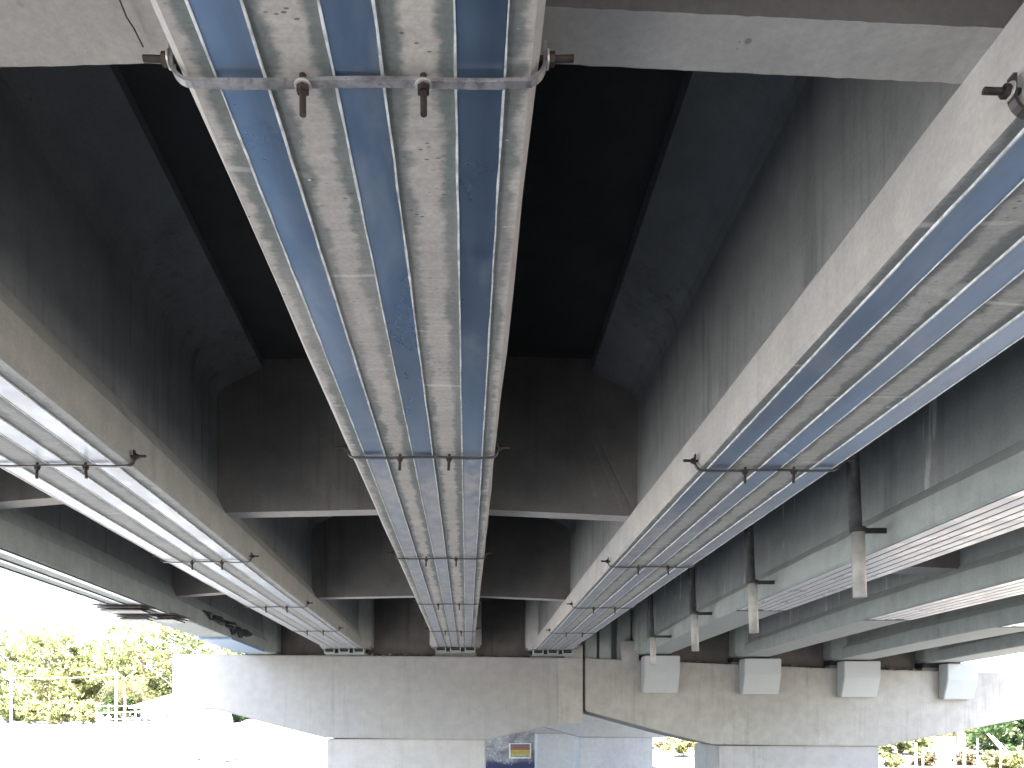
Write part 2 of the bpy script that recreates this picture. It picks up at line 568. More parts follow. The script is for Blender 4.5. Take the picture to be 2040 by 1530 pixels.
T = {}
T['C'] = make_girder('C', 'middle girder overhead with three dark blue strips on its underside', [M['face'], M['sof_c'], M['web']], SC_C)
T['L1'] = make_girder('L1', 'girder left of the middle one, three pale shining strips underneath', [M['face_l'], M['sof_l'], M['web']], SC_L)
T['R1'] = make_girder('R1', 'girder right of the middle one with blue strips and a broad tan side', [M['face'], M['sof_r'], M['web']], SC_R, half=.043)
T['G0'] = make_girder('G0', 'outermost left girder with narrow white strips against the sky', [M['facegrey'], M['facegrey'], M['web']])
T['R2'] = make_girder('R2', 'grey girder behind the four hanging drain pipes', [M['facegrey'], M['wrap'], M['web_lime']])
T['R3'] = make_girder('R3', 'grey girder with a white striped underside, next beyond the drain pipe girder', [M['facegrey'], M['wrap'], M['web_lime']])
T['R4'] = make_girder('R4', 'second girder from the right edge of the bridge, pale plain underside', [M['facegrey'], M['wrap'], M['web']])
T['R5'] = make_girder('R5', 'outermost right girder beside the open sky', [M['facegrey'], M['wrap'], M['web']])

# white laminate under the grey girders
def pale_strips(k, n, yend, w, gap):
    t = T[k]
    mb = MB()
    hb = GIR[k]['hb'] - .012
    ribbon(mb, k, -hb, hb, Y0 + .05, yend, -.001, .003)
    mb.build('backing_sheet', M['gap'], t)
    tot = n * w + (n - 1) * gap
    for i in range(n):
        a = -tot / 2 + i * (w + gap)
        b = MB()
        ribbon(b, k, a, a + w, Y0 + .05, yend - .05 - random.uniform(0, .12), .0025, .006, jit=.0003)
        b.build('pale_strip', M['strip_pale'], t)


pale_strips('R2', 6, 7.1, .059, .018)
pale_strips('R3', 5, 7.45, .0745, .0182)
pale_strips('R4', 5, 7.6, .088, .018)
for c, w in ((-.15, .045), (.0, .04), (.165, .05)):
    b = MB()
    ribbon(b, 'G0', c - w / 2, c + w / 2, Y0 + .05, 7.3, -.001, .006)
    so = b.build('pale_strip', M['strip_pale'], T['G0'])
    b = MB()
    ribbon(b, 'G0', c + w / 2, c + w / 2 + .008, Y0 + .05, 7.3, -.001, .008)
    bo = b.build('edge_line', M['gap'], T['G0'])
    bo.parent = so
    bo.location = (0, 0, 0)

# ------------------------------------------------------------------ deck
XS = [-4.28, -3.2, -1.8, -.18, 1.3, 2.8, 4.3, 5.9, 7.4, 8.92]


def zdeck(x):
    return 2.175 - (.030 * (-.18 - x) if x < -.18 else .029 * (x + .18)) + CZ


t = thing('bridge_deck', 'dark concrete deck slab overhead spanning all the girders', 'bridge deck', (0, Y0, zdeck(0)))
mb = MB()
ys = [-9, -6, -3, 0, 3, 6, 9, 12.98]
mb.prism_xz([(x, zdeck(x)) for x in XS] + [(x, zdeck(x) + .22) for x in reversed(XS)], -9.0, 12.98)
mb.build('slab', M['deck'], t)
mb = MB()
mb.prism_xz([(x, zdeck(x)) for x in XS] + [(x, zdeck(x) + .22) for x in reversed(XS)], 13.02, 60)
mb.build('slab', M['deck'], t)
for x0, x1 in ((-4.28, -4.08), (8.72, 8.92)):
    mb = MB()
    zz = zdeck((x0 + x1) / 2) + .215
    mb.box(x0 + .01, x1 - .01, -9, 60, zz, zz + .75)
    mb.build('parapet', M['facegrey'], t)

# ------------------------------------------------------------------ diaphragms
def diaphragm(ka, kb, y0, th, label, drop=.165, mat=None):
    ym = y0 + th / 2
    xa, xb = gx(ka, ym) + GIR[ka]['hb'] - .06, gx(kb, ym) - GIR[kb]['hb'] + .06
    za, zb = GIR[ka]['z'] + CZ + drop, GIR[kb]['z'] + CZ + drop
    t = bpy.data.objects.new('diaphragm', None)
    mb = MB()
    N = 48
    rng = random.Random(int(y0 * 97) + ord(kb[0]))
    bot = []
    for i in range(N + 1):
        s = i / N
        bot.append((xa + (xb - xa) * s, za + (zb - za) * s + rng.uniform(-.0003, .0003)))
    top = [(xb, zdeck(xb) + .02), ((xa + xb) / 2, zdeck((xa + xb) / 2) + .02), (xa, zdeck(xa) + .02)]
    n = len(bot) + 3
    poly = bot + top
    vs = [(x, y0 + rng.uniform(-.0012, .0012), z) for x, z in poly] + [(x, y0 + th + rng.uniform(-.0012, .0012), z) for x, z in poly]
    fs, ms = [], []
    o = mb.add(vs, [])
    mb.f.append(tuple(range(n))); mb.m.append(0)
    mb.f.append(tuple(range(n, 2 * n))[::-1]); mb.m.append(0)
    for i in range(n):
        j = (i + 1) % n
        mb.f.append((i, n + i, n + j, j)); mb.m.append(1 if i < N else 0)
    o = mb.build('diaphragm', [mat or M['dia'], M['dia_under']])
    return tag(o, label, 'diaphragm', 'cross diaphragms between the girders')


for n_, y, th in (('nearest', 1.315, .115), ('second', 4.55, .13), ('third', 7.86, .13)):
    for ka, kb, w in (('L1', 'C', 'left of the middle girder'), ('C', 'R1', 'right of the middle girder'),
                      ('G0', 'L1', 'behind the outermost left girder')):
        if n_ == 'nearest' and ka == 'G0':
            continue
        d = .2 if ka == 'G0' else .165
        if n_ == 'nearest' and ka == 'L1':
            y, th = 1.265, .165
        elif n_ == 'nearest':
            y, th = 1.315, .115
        diaphragm(ka, kb, y - (.3 if ka == 'G0' else 0), th,
                  {'nearest': 'nearest cross diaphragm, pale underside at the top of the view, ',
                   'second': 'tall dark diaphragm in mid span, ',
                   'third': 'far small diaphragm just before the pier, '}[n_] + w, d)
diaphragm('R2', 'R3', 5.9, .3, 'dark diaphragm in the gap right of the drain pipe girder', .21)

for o in list(COL.objects):
    if o.name.startswith('diaphragm') and 'nearest' in o.get('label', ''):
        mb = MB()
        if 'left' in o['label']:
            zc = 1.222 + CZ
            mb.tube([P(236, -6, F * 1.222 / 1429), P(252, 34, F * 1.222 / 1389), P(266, 55, F * 1.224 / 1368), P(285, 93, F * 1.226 / 1330)], [.0016] * 4, 5)
            mb.build('crack', M['tar']).parent = o
        else:
            c = Vector((.512, 1.372, 1.2215 + CZ))
            pts = [c + Vector((math.cos(q * .52) * (.019 + random.uniform(-.003, .003)), math.sin(q * .52) * .015, .0)) for q in range(10)]
            mb.tube(pts, [.0012 + random.uniform(0, .0018) for _ in pts], 5)
            mb.build('ring_mark', M['tar']).parent = o

# end walls over the pier
ENDS = [('G0', 'L1', 'dark end wall above the pier, leftmost bay'), ('L1', 'C', 'brown end wall above the pier, left of the middle girder'),
        ('C', 'R1', 'brown end wall above the pier, right of the middle girder'),
        ('R2', 'R3', 'dark end wall between the first and second painted corbels'),
        ('R3', 'R4', 'dark end wall between the second and third painted corbels'),
        ('R4', 'R5', 'dark end wall between the third and fourth painted corbels')]


def captop(x):
    pts = [(-4.85, .984), (0, .943), (1.91, .918), (5.82, .754), (9.3, .664)]
    return interp(pts, x) + CZ


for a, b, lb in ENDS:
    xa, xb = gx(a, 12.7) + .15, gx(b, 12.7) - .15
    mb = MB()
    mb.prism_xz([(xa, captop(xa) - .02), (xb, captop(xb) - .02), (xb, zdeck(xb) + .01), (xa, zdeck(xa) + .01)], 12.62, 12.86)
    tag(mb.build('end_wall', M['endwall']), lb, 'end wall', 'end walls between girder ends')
# narrow fins in the joint bay
t = thing('joint_wall', 'grey ribbed wall in the joint between the two decks', 'end wall', (2.2, 12.5, captop(2.2)))
mb = MB()
mb.box(1.93, 2.72, 12.68, 12.86, captop(2.3) + .02, zdeck(2.3) + .01)
mb.build('wall', M['web'], t)
for x0, x1 in ((1.96, 2.16), (2.2, 2.4), (2.5, 2.72)):
    mb = MB()
    mb.box(x0, x1, 12.5, 12.7, captop(x0) + .012, zdeck(x0) + .005)
    mb.build('rib', M['facegrey'], t, bevel=.01)

# ------------------------------------------------------------------ clamps
STA = {'C': [1.258, 3.105, 5.13, 7.26, 9.64], 'L1': [1.26, 3.14, 5.13, 7.29, 9.41], 'R1': [1.269, 3.13, 5.19, 7.2, 9.44]}


def clamp(k, Y, label):
    g = GIR[k]
    z = g['z'] + CZ
    cx = gx(k, Y)
    hb = g['hb']
    t = thing('strip_clamp', label, 'clamp', (cx, Y, z), 'steel clamps under the strengthened girders')
    w, th, off = .016, .0065, .010
    # bent flat bar
    pts = []
    leg = .052
    R = .03
    e = hb + .010
    pts.append((-e, leg))
    for i in range(6):
        a = math.pi + i / 5 * math.pi / 2
        pts.append((-e + R + math.cos(a) * R, -off + R + math.sin(a) * R))
    for i in range(1, 12):
        s = i / 12
        pts.append((-e + R + (2 * e - 2 * R) * s, -off - .002 * math.sin(s * 9.0)))
    for i in range(6):
        a = 1.5 * math.pi + i / 5 * math.pi / 2
        pts.append((e - R + math.cos(a) * R, -off + R + math.sin(a) * R))
    pts.append((e, leg))
    mb = MB()
    prev = None
    for i, (a, b) in enumerate(pts):
        p0 = Vector(pts[max(0, i - 1)]); p1 = Vector(pts[min(len(pts) - 1, i + 1)])
        d = (p1 - p0).normalized()
        nrm = Vector((d.y, -d.x))
        q = Vector((a, b)) + nrm * th
        o = mb.add([(cx + a, Y, z + b), (cx + q.x, Y, z + q.y), (cx + q.x, Y + w, z + q.y), (cx + a, Y + w, z + b)], [])
        if prev is None:
            mb.f.append((o, o + 1, o + 2, o + 3)); mb.m.append(0)
        else:
            for j in range(4):
                r = (j + 1) % 4
                mb.f.append((prev + j, prev + r, o + r, o + j)); mb.m.append(0)
        prev = o
    mb.f.append((prev + 3, prev + 2, prev + 1, prev)); mb.m.append(0)
    mb.build('flat_bar', M['galv'] if (k == 'C' and Y < 2) else M['steel'], t)
    ym = Y + w / 2

    def bolt(a, d, L):
        a = Vector(a); d = Vector(d)
        b = MB()
        b.cyl(a - d * .016, a + d * L, .0058, n=12)
        bo = b.build('bolt', M['rust'], t)
        b = MB(); b.cyl(a + d * .003, a + d * .013, .011, n=6)
        nu = b.build('nut', M['rust'], t); nu.parent = bo; nu.location = (0, 0, 0)
        b = MB(); b.cyl(a, a + d * .003, .0145, n=16)
        wa = b.build('washer', M['washer'] if Y < 2 else M['rust'], t); wa.parent = bo; wa.location = (0, 0, 0)
    for u in (-.094, .109):
        bolt((cx + u, ym, z - off - th), (random.uniform(-.08, .08), random.uniform(-.05, .05), -1), .05)
    for s in (-1, 1):
        bolt((cx + s * (e + th), ym, z + leg - .026), (s, 0, .03), .045)


for k, nm in (('C', 'the middle girder'), ('L1', 'the girder left of the middle'), ('R1', 'the girder right of the middle')):
    for i, Y in enumerate(STA[k]):
        if i == 0 and k == 'L1':
            continue
        nmr = ['nearest', 'second', 'third', 'fourth', 'farthest'][i]
        clamp(k, Y, f'bolted steel clamp under {nm}, {nmr} from the camera')

# ------------------------------------------------------------------ end anchors
def anchor(k, label):
    g = GIR[k]
    Y = 12.02
    z = g['z'] + CZ
    c = gx(k, Y)
    t = thing('strip_anchor', label, 'anchor', (c, Y, z), 'steel end anchors of the strips')
    mb = MB()
    mb.box(c - .31, c + .31, Y + .12, Y + .2, z - .075, z - .003)
    mb.box(c - .315, c + .315, Y - .01, Y + .2, z - .085, z - .0755)
    mb.build('base_plate', M['facegrey'], t)
    for u in (-.235, 0, .235):
        b = MB()
        b.box(c + u - .085, c + u - .07, Y - .02, Y + .11, z - .07, z - .004)
        b.box(c + u + .07, c + u + .085, Y - .02, Y + .11, z - .07, z - .004)
        b.box(c + u - .0695, c + u + .0695, Y - .018, Y + .11, z - .07, z - .055)
        b.build('anchor_shoe', M['facegrey'], t)
        b = MB()
        b.box(c + u - .068, c + u + .068, Y + .06, Y + .11, z - .054, z - .004)
        b.build('shade_plate', M['tar'], t)  # dark back plate: shade of the shoe opening put into its colour
        b = MB()
        b.box(c + u - .066, c + u + .066, Y, Y + .039, z - .03, z - .016)
        b.build('wedge', M['strap'], t)
    for u in (-.1175, .1175):
        b = MB()
        for q in (-.02, .02):
            b.cyl((c + u + q, Y + .03, z - .005), (c + u + q, Y + .03, z - .072), .009, n=8)
        b.box(c + u - .03, c + u + .03, Y + .055, Y + .11, z - .06, z - .01)
        b.build('anchor_bolts', M['strap'], t)


anchor('C', 'steel anchor row at the far end of the middle girder')
anchor('L1', 'steel anchor row at the far end of the girder left of the middle')
anchor('R1', 'steel anchor row at the far end of the girder right of the middle')

# ------------------------------------------------------------------ bearings and corbels
def bearing(k, label, w=.34, y0=12.36, y1=12.9):
    g = GIR[k]
    c = gx(k, 12.4)
    zt = g['z'] + CZ + .008
    zb = captop(c) + .002
    t = thing('bearing', label, 'bearing', (c, y0, zb), 'bearings under the girder ends')
    mb = MB()
    mb.box(c - w, c + w, y0, y1, zb, zb + (zt - zb) * .42)
    mb.build('plinth', M['dia'], t)
    mb = MB()
    mb.box(c - w + .03, c + w - .03, y0 + .02, y1, zb + (zt - zb) * .42, zt)
    mb.build('pad', M['rubber'], t)


for k, lb in (('G0', 'low bearing under the outermost left girder'), ('L1', 'bearing under the far end of the girder left of middle'),
              ('C', 'bearing under the far end of the middle girder'), ('R1', 'bearing under the far end of the girder right of middle'),
              ('R2', 'black bearing above the first painted corbel, behind the last pipe'), ('R3', 'black bearing above the second painted corbel'),
              ('R4', 'black bearing above the third painted corbel'), ('R5', 'black bearing above the rightmost painted corbel')):
    bearing(k, lb)

CAPY = 12.3
for (pl, pr, pt, pb), lb in zip(((1284, 1355, 1306, 1380), (1483, 1557, 1312, 1383), (1682, 1755, 1317, 1389), (1888, 1950, 1322, 1393)),
                                ('behind the lowest pipe end', 'second from the left', 'third from the left', 'rightmost')):
    Yf = 12.08
    xl, xr = P(pl, 0, Yf).x, P(pr, 0, Yf).x
    zt, zb = P(0, pt, Yf).z, P(0, pb, Yf + .12).z
    zm = zt - (zt - zb) * .45
    mb = MB()
    mb.prism_yz([(CAPY + .02, zt), (Yf, zt), (Yf, zm), (Yf + .11, zb), (CAPY + .02, zb)], xl, xr)
    o = mb.build('corbel', M['corbel'], bevel=.012)
    tag(o, f'smooth pale grey corbel on the cap face, {lb}' if lb[0] != 'b' else 'smooth pale grey corbel on the cap face behind the lowest pipe end',
        'corbel', 'painted corbels on the right pier cap')

# ------------------------------------------------------------------ piers
def zpx(py, Y):
    return P(0, py, Y).z


def xpx(px, Y):
    return P(px, 0, Y).x


def pier(label, outline, col, Y, depth, mats, shift=.05):
    """outline: cap corners in frame pixels at distance Y"""
    t = thing('bridge_pier', label, 'pier', (xpx((col[0] + col[1]) / 2, Y), Y + depth / 2, 0), 'bridge piers')
    mb = MB()
    mb.prism_xz([(xpx(a, Y), zpx(b, Y)) for a, b in outline], Y, Y + depth)
    mb.build('pier_cap', mats[0], t, bevel=.018)
    mb = MB()
    mb.box(xpx(col[0], Y), xpx(col[1], Y), Y + shift, Y + depth - shift, -.3, zpx(col[2], Y))
    mb.build('column', mats[1], t, bevel=.02)
    return t


tl = pier('broad pale pier on the left with sunlit cap end',
          [(343, 1303), (930, 1308), (1162, 1311), (1162, 1431), (1075, 1450), (972, 1474), (648, 1470), (560, 1448), (437, 1415), (343, 1408)],
          (650, 968, 1472.5), CAPY, 1.4, (M['cap'], M['col']))
mb = MB()
mb.box(xpx(1111, CAPY), xpx(1160, CAPY), CAPY - .006, CAPY + .2, zpx(1440, CAPY), zpx(1311, CAPY) - .004)
mb.build('pilaster', M['cap2'], tl)
pier('weathered pier on the right carrying the four painted corbels',
     [(1165.5, 1311), (1640, 1331), (2062, 1342), (2062, 1428), (1756, 1487), (1420, 1483), (1330, 1461), (1165.5, 1416)],
     (1432, 1755, 1486), CAPY + .02, 1.4, (M['cap2'], M['col2']))
# little stub blocks on the caps
mb = MB()
mb.box(xpx(1125, 12.34), xpx(1161.5, 12.34), 12.34, 12.75, captop(1.75) + .002, zpx(1285, 12.34))
tag(mb.build('stub_block', M['cap2'], bevel=.01), 'small concrete stub on the right corner of the left pier cap', 'block')
mb = MB()
mb.box(xpx(1241, 12.2), xpx(1276, 12.2), 12.3, 12.6, captop(2.6) - .03, zpx(1276, 12.3))
tag(mb.build('stub_block', M['cap2'], bevel=.012), 'small concrete stub left of the first painted corbel', 'block')

# grime and debris lying on the cap ledges
rng = random.Random(5)
mb = MB()
for i in range(420):
    x = rng.uniform(2.9, 8.2) if i % 3 else rng.uniform(-2.8, 1.6)
    y = rng.uniform(12.32, 12.6)
    s = rng.uniform(.012, .045)
    z = captop(x)
    vs = [(x + rng.uniform(-s, s), y + rng.uniform(-s, s), z + rng.uniform(-.01, s * 1.3)) for _ in range(6)]
    mb.add(vs, [(0, 1, 2), (0, 2, 3), (0, 3, 4), (1, 2, 5), (2, 3, 5), (3, 4, 5), (0, 4, 1), (1, 4, 5)])
tag(mb.build('debris', M['dia']), 'dark crumbs of dirt lying along the cap ledges', 'debris', kind='stuff')

# ------------------------------------------------------------------ piers and wall farther back
pier('middle distance grey pier seen between the two front piers',
     [(1060, 1300), (1400, 1300), (1400, 1462), (1303, 1470), (1153, 1468), (1092, 1450), (1060, 1443)], (1155, 1301, 1469), 26.5, 1.5, (M['cap'], M['col2']))
pier('farthest pale pier behind the left pier column',
     [(1000, 1330), (1250, 1330), (1250, 1462), (1071, 1462), (1040, 1455), (1000, 1447)], (1071, 1200, 1461), 33.0, 1.5, (M['cap'], M['col']))


def wall_mat():
    m = NT('speckled_wall')
    p = m.pos()
    n = m.noise(p, 1.6, 6, .7, .5)
    n2 = m.noise(p, 14, 4, .7)
    sp = m.n('ShaderNodeSeparateXYZ')
    m.l(p, sp.inputs[0])
    c = m.mix(m.ramp(n, .3, .7), (.13, .13, .14), (.32, .315, .31))
    hb = m.ramp(m.math('ADD', sp.outputs[2], m.math('MULTIPLY', m.math('SUBTRACT', n, .5), .7)), .2, .5, 1, 0)
    c = m.mix(hb, c, (.035, .04, .085))
    vo = m.n('ShaderNodeTexVoronoi')
    m.l(p, vo.inputs['Vector'])
    vo.inputs['Scale'].default_value = 7
    c = m.mix(m.math('MULTIPLY', m.ramp(vo.outputs['Distance'], .12, .2, 1, 0), m.ramp(n, .45, .5)), c, (.62, .62, .66))
    c = m.mix(.6, c, m.mix(m.ramp(n2, .3, .7), (.6, .6, .6), (1.3, 1.3, 1.3)), 'MULTIPLY')
    return m.done(c, .9)


mb = MB()
mb.box(-.5, 4.4, 36, 36.5, -.2, zpx(1395, 36))
tag(mb.build('retaining_wall', wall_mat()), 'dark mottled wall with white specks behind the left pier column', 'wall')
Yw = 35.9
t = thing('banner', 'small striped banner in grey, red and yellow hung on the dark wall', 'banner', P(1036, 1510, Yw))
mb = MB()
mb.box(xpx(1014, Yw), xpx(1058, Yw), Yw, Yw + .06, zpx(1511, Yw), zpx(1481, Yw))
mb.build('frame', M['postw'], t)
for a, b, nm, colr in ((1482.5, 1486, 'grey_band', (.10, .105, .12)), (1486.2, 1494, 'red_band', (.24, .10, .09)), (1494.2, 1503, 'yellow_band', (.36, .29, .05)),
                       (1503.2, 1508.5, 'pale_band', (.30, .30, .23))):
    mb = MB()
    mb.box(xpx(1017, Yw), xpx(1055.5, Yw), Yw - .012, Yw - .002, zpx(b, Yw), zpx(a, Yw))
    mb.build(nm, plain('banner_' + nm, colr, .6, var=.5, scale=18, dirt=tuple(v * .4 for v in colr)), t)

# ------------------------------------------------------------------ drain pipes
for (px, pbot, pbr, x), lb in zip(((1709, 1190, 1057, 2.27), (1499, 1261, 1160, 2.31), (1383, 1297, 1222, 2.37), (1300, 1324, 1268, 2.42)),
                                  ('nearest and longest', 'second from the camera', 'third from the camera', 'farthest, ending in front of a corbel')):
    Y = F * x / (px - VX)
    r = .037
    zb, zbr = zpx(pbot, Y), zpx(pbr, Y)
    t = thing('drain_pipe', f'hanging drain pipe, dark above and pale below, {lb}', 'pipe', (x, Y, zb), 'drain pipes hanging beside the grey girder')
    mb = MB()
    n = 20
    lean = .012
    # hollow lower length
    vs = []
    for zz, rr, lx in ((zb, r, lean), (zbr, r, 0), (zbr, r - .006, 0), (zb, r - .006, lean)):
        for i in range(n):
            a = 2 * math.pi * i / n
            vs.append((x + lx + math.cos(a) * rr, Y + math.sin(a) * rr, zz))
    fs = []
    for q in range(4):
        w = (q + 1) % 4
        fs += [(q * n + i, q * n + (i + 1) % n, w * n + (i + 1) % n, w * n + i) for i in range(n)]
    mb.add(vs, fs)
    mb.build('lower_pipe', M['pipe_pale'], t, smooth=True)
    mb = MB()
    mb.cyl((x - .012, Y, zbr + .004), (x - .06, Y, zdeck(x) + .01), r * .97, n=20)
    mb.build('upper_pipe', M['pipe_dark'], t, smooth=True)
    mb = MB()
    mb.cyl((x, Y, zbr - .012), (x, Y, zbr + .016), r + .006, n=20)
    xf = gx('R2', Y) - GIR['R2']['hb']
    mb.box(x + r, xf + .01, Y - .008, Y + .008, zbr - .016, zbr + .014)
    mb.build('bracket', M['strap'], t)

# ------------------------------------------------------------------ odd pieces on the outer left girder
def zg0(): return GIR['G0']['z'] + CZ


for i, (y0, y1, u0, u1, dz) in enumerate(((6.7, 7.0, -.27, .18, .0), (7.05, 7.3, -.24, .1, .035), (7.35, 7.75, -.02, .26, .0))):
    mb = MB()
    c = gx('G0', y0)
    for q in range(3):
        mb.box(c + u0 + q * .02, c + u1 - q * .015, y0 + q * .02, y1 - q * .03, zg0() - .012 - dz - q * .022, zg0() + .004 - dz - q * .022 - (.004 if q else 0))
    o = mb.build('packing_plate', M['steel'], bevel=.003)
    tag(o, ['stack of dark steel plates under the outer left girder, nearest of three', 'low stack of dark plates under the outer left girder, in the middle of three',
            'stack of dark plates under the outer left girder, nearest the pier'][i], 'plate', 'plate stacks under the outer left girder')


def torn(y0, y1, u, zc, hgt, label, seed):
    rng = random.Random(seed)
    mb = MB()
    N = 14
    prev = None
    for i in range(N + 1):
        Y = y0 + (y1 - y0) * i / N
        c = gx('G0', Y) + u + rng.uniform(-.02, .02) + .03 * math.sin(i * 1.3)
        h = hgt * (.4 + .6 * rng.random()) * math.sin(math.pi * (i + .6) / (N + 1.2))
        zt = zc + rng.uniform(-.012, .012)
        o = mb.add([(c, Y, zt), (c + .022, Y, zt), (c + .05, Y, zt - h), (c + .02, Y, zt - h - .01)], [])
        if prev is not None:
            for j in range(4):
                q = (j + 1) % 4
                mb.f.append((prev + j, prev + q, o + q, o + j)); mb.m.append(0)
        prev = o
    tag(mb.build('torn_sheet', M['tar']), label, 'sheet')


torn(8.4, 9.9, .215, zg0() + .18, .10, 'torn black sheet on the inner edge of the outer left girder', 3)
torn(9.3, 10.6, .235, zg0() + .16, .15, 'second scrap of black sheet closer to the pier, outer left girder', 8)
mb = MB()
ribbon(mb, 'G0', -.2, .23, 9.6, 11.6, .004, .03)
tag(mb.build('soffit_board', M['blue']), 'faded blue board under the outer left girder end', 'board')

# ------------------------------------------------------------------ ground
def gz(x, y):
    s = min(1.0, max(0.0, (y - 34) / 52.0))
    side = min(1.0, max(0.0, (-3 - x) / 9.0))
    h = 1.68 * s * side
    h += max(0, y - 88) * .012 * side
    sr = min(1.0, max(0.0, (x - 6) / 8.0)) * min(1.0, max(0.0, (y - 22) / 22.0))
    h += .55 * sr
    return h + .02 * math.sin(x * .7) * math.cos(y * .45)


mb = MB()
xs = [-900, -400, -200, -120, -80] + [-60 + 2 * i for i in range(61)] + [80, 120, 200, 400, 900]
ysg = [-900, -300, -120, -60, -40] + [-30 + 2 * i for i in range(76)] + [140, 200, 400, 900, 1800]
for y in ysg:
    for x in xs:
        mb.v.append((x, y, gz(x, y) if abs(x) < 200 and -60 < y < 300 else (gz(max(-200, min(200, x)), min(300, max(-60, y))))))
nx = len(xs)
for j in range(len(ysg) - 1):
    for i in range(nx - 1):
        a = j * nx + i
        mb.f.append((a, a + 1, a + nx + 1, a + nx)); mb.m.append(0)
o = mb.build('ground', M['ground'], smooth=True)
o['kind'] = 'structure'
o['label'] = 'pale dry ground under and around the bridge'

# ------------------------------------------------------------------ vegetation
def crown_mesh(rng, clumps, nleaf, size, spread=1.0):
    """clumps: (centre, radius); leaf sized quads gathered in twiggy tufts"""
    vs, fs = [], []
    tot = sum(r ** 2 for _, r in clumps)
    for c, r in clumps:
        k = max(8, int(nleaf * r * r / tot))
        tufts = [Vector((rng.gauss(0, 1), rng.gauss(0, 1), rng.gauss(0, .8))).normalized() * r * rng.uniform(.55, 1.08) for _ in range(max(3, k // 22))]
        for i in range(k):
            tf = rng.choice(tufts)
            p = Vector(c) + tf + Vector((rng.gauss(0, 1), rng.gauss(0, 1), rng.gauss(0, .7))) * r * .17 * spread
            nrm = (Vector((rng.gauss(0, 1), rng.gauss(0, 1), rng.gauss(.5, 1)))).normalized()
            t = nrm.orthogonal().normalized()
            t = Matrix.Rotation(rng.uniform(0, 6.28), 3, nrm) @ t
            b = nrm.cross(t)
            s = size * rng.uniform(.5, 1.35)
            o = len(vs)
            vs += [p - t * s, p + b * s * .45, p + t * s, p - b * s * .45]
            fs.append((o, o + 1, o + 2, o + 3))
    return vs, fs


def tree(label, x, y, h, wid, mat, seed, nleaf=2600, size=.3, low=.25, group=None, trunk_r=None, name='leafy_tree', lean=0.0):
    rng = random.Random(seed)
    z0 = gz(x, y) - .1
    t = thing(name, label, 'tree', (x, y, z0), group)
    tr = trunk_r or h * .018
    mb = MB()
    top = Vector((x + lean * h, y, z0 + h * .72))
    base = Vector((x, y, z0))
    mid = base.lerp(top, .5) + Vector((rng.uniform(-.03, .03) * h, 0, 0))
    mb.tube([base, mid, top], [tr, tr * .7, tr * .25], 8)
    clumps = []
    nb = 9
    for i in range(nb):
        s = low + (1 - low) * (i + .5) / nb
        a = i * 2.4 + rng.uniform(-.5, .5)
        rad = wid * .5 * (math.sin(math.pi * min(1, .22 + .78 * s)) * .75 + .15) * rng.uniform(.6, 1.1)
        st = base.lerp(top, min(1, s * .9))
        e = Vector((x + lean * h * s + math.cos(a) * rad, y + math.sin(a) * rad, z0 + h * (s * .93)))
        mb.tube([st, st.lerp(e, .5) + Vector((0, 0, -.02 * h)), e], [tr * .4, tr * .26, tr * .1], 6)
        clumps.append((e, wid * rng.uniform(.17, .27)))
        if i % 2:
            clumps.append((st.lerp(e, .4) + Vector((0, 0, h * .05)), wid * rng.uniform(.14, .2)))
    mb.build('trunk', M['bark'], t)
    vs, fs = crown_mesh(rng, clumps, nleaf, size)
    mb = MB()
    mb.add(vs, fs)
    mb.build('crown', mat, t, recalc=False)
    return t


def bush(label, x, y, h, wid, mat, seed, nleaf=900, size=.2, group=None, name='bush'):
    rng = random.Random(seed)
    z0 = gz(x, y) - .05
    t = thing(name, label, 'bush', (x, y, z0), group)
    mb = MB()
    clumps = []
    for i in range(6):
        a = rng.uniform(0, 6.28)
        r = wid * .36 * rng.random()
        e = Vector((x + math.cos(a) * r, y + math.sin(a) * r * .7, z0 + h * rng.uniform(.3, .8)))
        mb.tube([Vector((x, y, z0)), e], [h * .02, h * .008], 5)
        clumps.append((e, wid * rng.uniform(.16, .26)))
    mb.build('stems', M['bark'], t)
    vs, fs = crown_mesh(rng, clumps, nleaf, size)
    mb = MB()
    mb.add(vs, fs)
    mb.build('foliage', mat, t, recalc=False)


GL, GR = 'trees on the far left bank', 'trees behind the right pier'
# (pixel x, top pixel y, distance, width px)
LEFT = [(-60, 1240, 92, 190, 'leaf_b'), (30, 1262, 97, 150, 'leaf_a'), (95, 1256, 90, 150, 'leaf_a'), (160, 1282, 95, 130, 'leaf_b'), (225, 1262, 100, 150, 'leaf_a'),
        (285, 1246, 92, 140, 'leaf_a'), (345, 1258, 97, 140, 'leaf_b'), (415, 1248, 101, 150, 'leaf_b'), (500, 1262, 105, 170, 'leaf_b')]
WORDS = ['broad tree cut by the left picture edge', 'rounded yellow green tree second along the left bank', 'tall yellow tree third along the left bank',
         'shorter green tree in the dip of the left treeline', 'yellow green tree above the white pole', 'tall pale tree below the steel plate stacks',
         'bushy tree above the white house roof', 'dense green tree just left of the cap end', 'tree showing below the outer girder, hidden behind the pier']
for i, (px, py, Y, wp, mt) in enumerate(LEFT):
    x = xpx(px, Y)
    h = (zpx(py, Y) - gz(x, Y)) * 1.08
    tree(WORDS[i], x, Y, h, wp * Y / F * 1.15, M[mt], 20 + i, 3800, .34, low=.12, group=GL)
